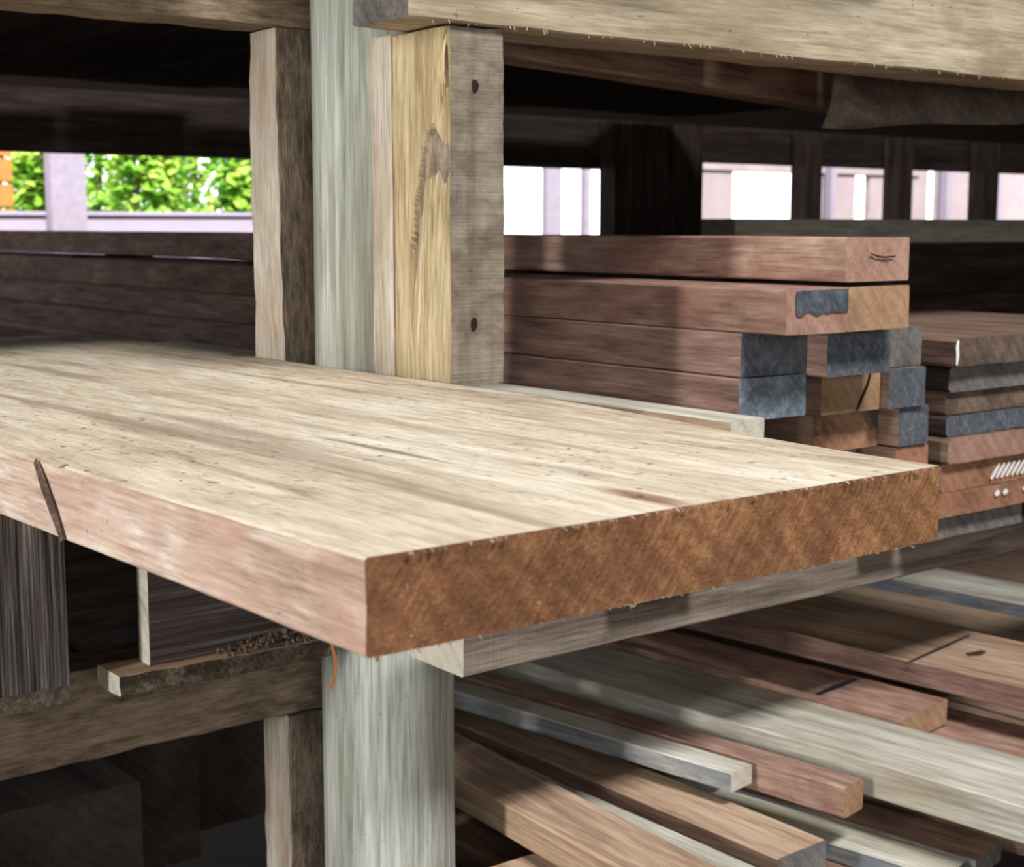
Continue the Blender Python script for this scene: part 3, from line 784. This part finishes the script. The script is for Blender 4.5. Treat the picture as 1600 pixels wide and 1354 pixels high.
# ------------------------------------------------------------------ outside, beyond the shed
def empty(name, loc, label, cat, group=None):
    o = bpy.data.objects.new(name, None); C.objects.link(o); o.location = Vector(loc) * S
    return tag(o, label, cat, group)
def bpart(name, a, b_, mat, parent, bev=.02):
    bm = bmesh.new(); box(bm, a, b_)
    bmesh.ops.bevel(bm, geom=bm.edges[:], offset=bev * S, segments=2, affect='EDGES')
    return part(name, bm, M[mat], parent, smooth=35)
w = empty('low_wall', (12, 46.5, FL), 'pale sunlit low wall outside, below the green leaves', 'wall')
bpart('wall_body', (10, 46.5, FL), (32, 47.1, .30), 'outwall', w); bpart('coping', (10, 46.4, .30), (32, 47.2, .44), 'outwall', w)
w = empty('outdoor_post', (18.2, 46.0, FL), 'pale lilac post outside, left of the green leaves', 'post')
bpart('shaft', (17.7, 45.8, FL), (18.85, 46.3, 6), 'outpost', w); bpart('foot', (17.5, 45.7, FL), (19.05, 46.38, FL + .8), 'outpost', w)
w = empty('slatted_crate', (14.6, 48, FL), 'orange slatted crate outside at the far left', 'crate')
for q in range(5): bpart('slat', (12.8, 48, -1 + q * .8), (17.3, 48.1, -.3 + q * .8), 'orange', w)
for x in (12.9, 14.6, 16.4): bpart('upright', (x, 48.1, FL), (x + .35, 48.4, 3.2), 'orange', w)
w = empty('outbuilding', (55, 45, FL), 'pale pinkish outbuilding wall with tall openings outside at the right', 'building')
for a, b_ in (((44.4, 45, FL), (47.3, 45.3, 4)), ((51.4, 45, FL), (55.4, 45.3, 4)), ((56.4, 45, FL), (58.4, 45.3, 4)), ((59.6, 45, FL), (60.8, 45.3, 4)), ((61.6, 45, FL), (72, 45.3, 4))):
    bpart('wall_panel', a, b_, 'shedwall', w)
bpart('lintel', (44.4, 44.9, 2.3), (60, 45.4, 3), 'shedwall', w); bpart('sill', (44.4, 44.9, FL), (66, 45.5, -.1), 'shedwall', w)
for x in (48.5, 57.0, 61.2): bpart('pilaster', (x + 4.6, 44.5, FL), (x + 5.0, 44.9, 4), 'outpost', w)
for lb, x in (('slim grey post outside in the first bright opening, beside the packer', 37.8), ('slimmer grey post outside in the first bright opening, farther from the packer', 39.8)):
    p = empty('outdoor_post', (x, 46, FL), lb, 'post')
    bpart('shaft', (x, 46, FL), (x + (.8 if x < 39 else .32), 46.3, 6), 'outpost', p); bpart('foot', (x - .1, 45.9, FL), (x + .95, 46.4, FL + .6), 'outpost', p)

def shrub(x, y, rx, h, n, seed, label):
    o = empty('leafy_shrub', (x, y, FL), label, 'shrub', 'shrubs beyond the shed')
    rnd = random.Random(seed); bm = bmesh.new()
    for q in range(n):
        while True:
            p = Vector((rnd.uniform(-1, 1), rnd.uniform(-1, 1), rnd.uniform(-1, 1)))
            if .35 < p.length < 1: break
        c = Vector((x + p.x * rx, y + p.y * rx * .7, FL + h * .55 + p.z * h * .5))
        l = rnd.uniform(.35, .75); d = Vector((rnd.uniform(-1, 1), rnd.uniform(-1, .3), rnd.uniform(-1, .4))).normalized()
        sd = d.cross(Vector((rnd.uniform(-.4, .4), rnd.uniform(-.4, .4), 1))).normalized(); up = d.cross(sd) * .12 * l
        P = [c, c + d * l * .5 + sd * l * .30 + up, c + d * l, c + d * l * .5 - sd * l * .30 + up, c + d * l * .5]
        v = [bm.verts.new(t * S) for t in P]
        bm.faces.new((v[0], v[1], v[4])); bm.faces.new((v[1], v[2], v[4])); bm.faces.new((v[0], v[4], v[3])); bm.faces.new((v[4], v[2], v[3]))
    part('foliage', bm, M['leaf'], o, smooth=0)
    bm = bmesh.new()
    for q in range(7):
        a = rnd.uniform(0, 6.28)
        tube(bm, [(x, y, FL), (x + math.cos(a) * rx * .2, y + math.sin(a) * rx * .2, FL + h * .35), (x + math.cos(a) * rx * .6, y + math.sin(a) * rx * .4, FL + h * .8)], .14, 7)
    part('stems', bm, M['fuzzy'], o)
shrub(19.1, 50, 1.35, 13.5, 2600, 1, 'yellow-green leafy shrub right beside the pale lilac post')
shrub(22.85, 50, 1.4, 14.5, 2600, 2, 'yellow-green leafy shrub second from the pale lilac post')
shrub(26.6, 50, 1.45, 13.8, 2600, 3, 'leafy shrub just left of the pale spacer')
for i, x in enumerate((19.2, 23.2, 27.2, 31.2)):
    shrub(x, 56.5, 1.5, 15.5, 1800, 10 + i, 'leafy shrub in the second row, seen through gaps between the front shrubs')
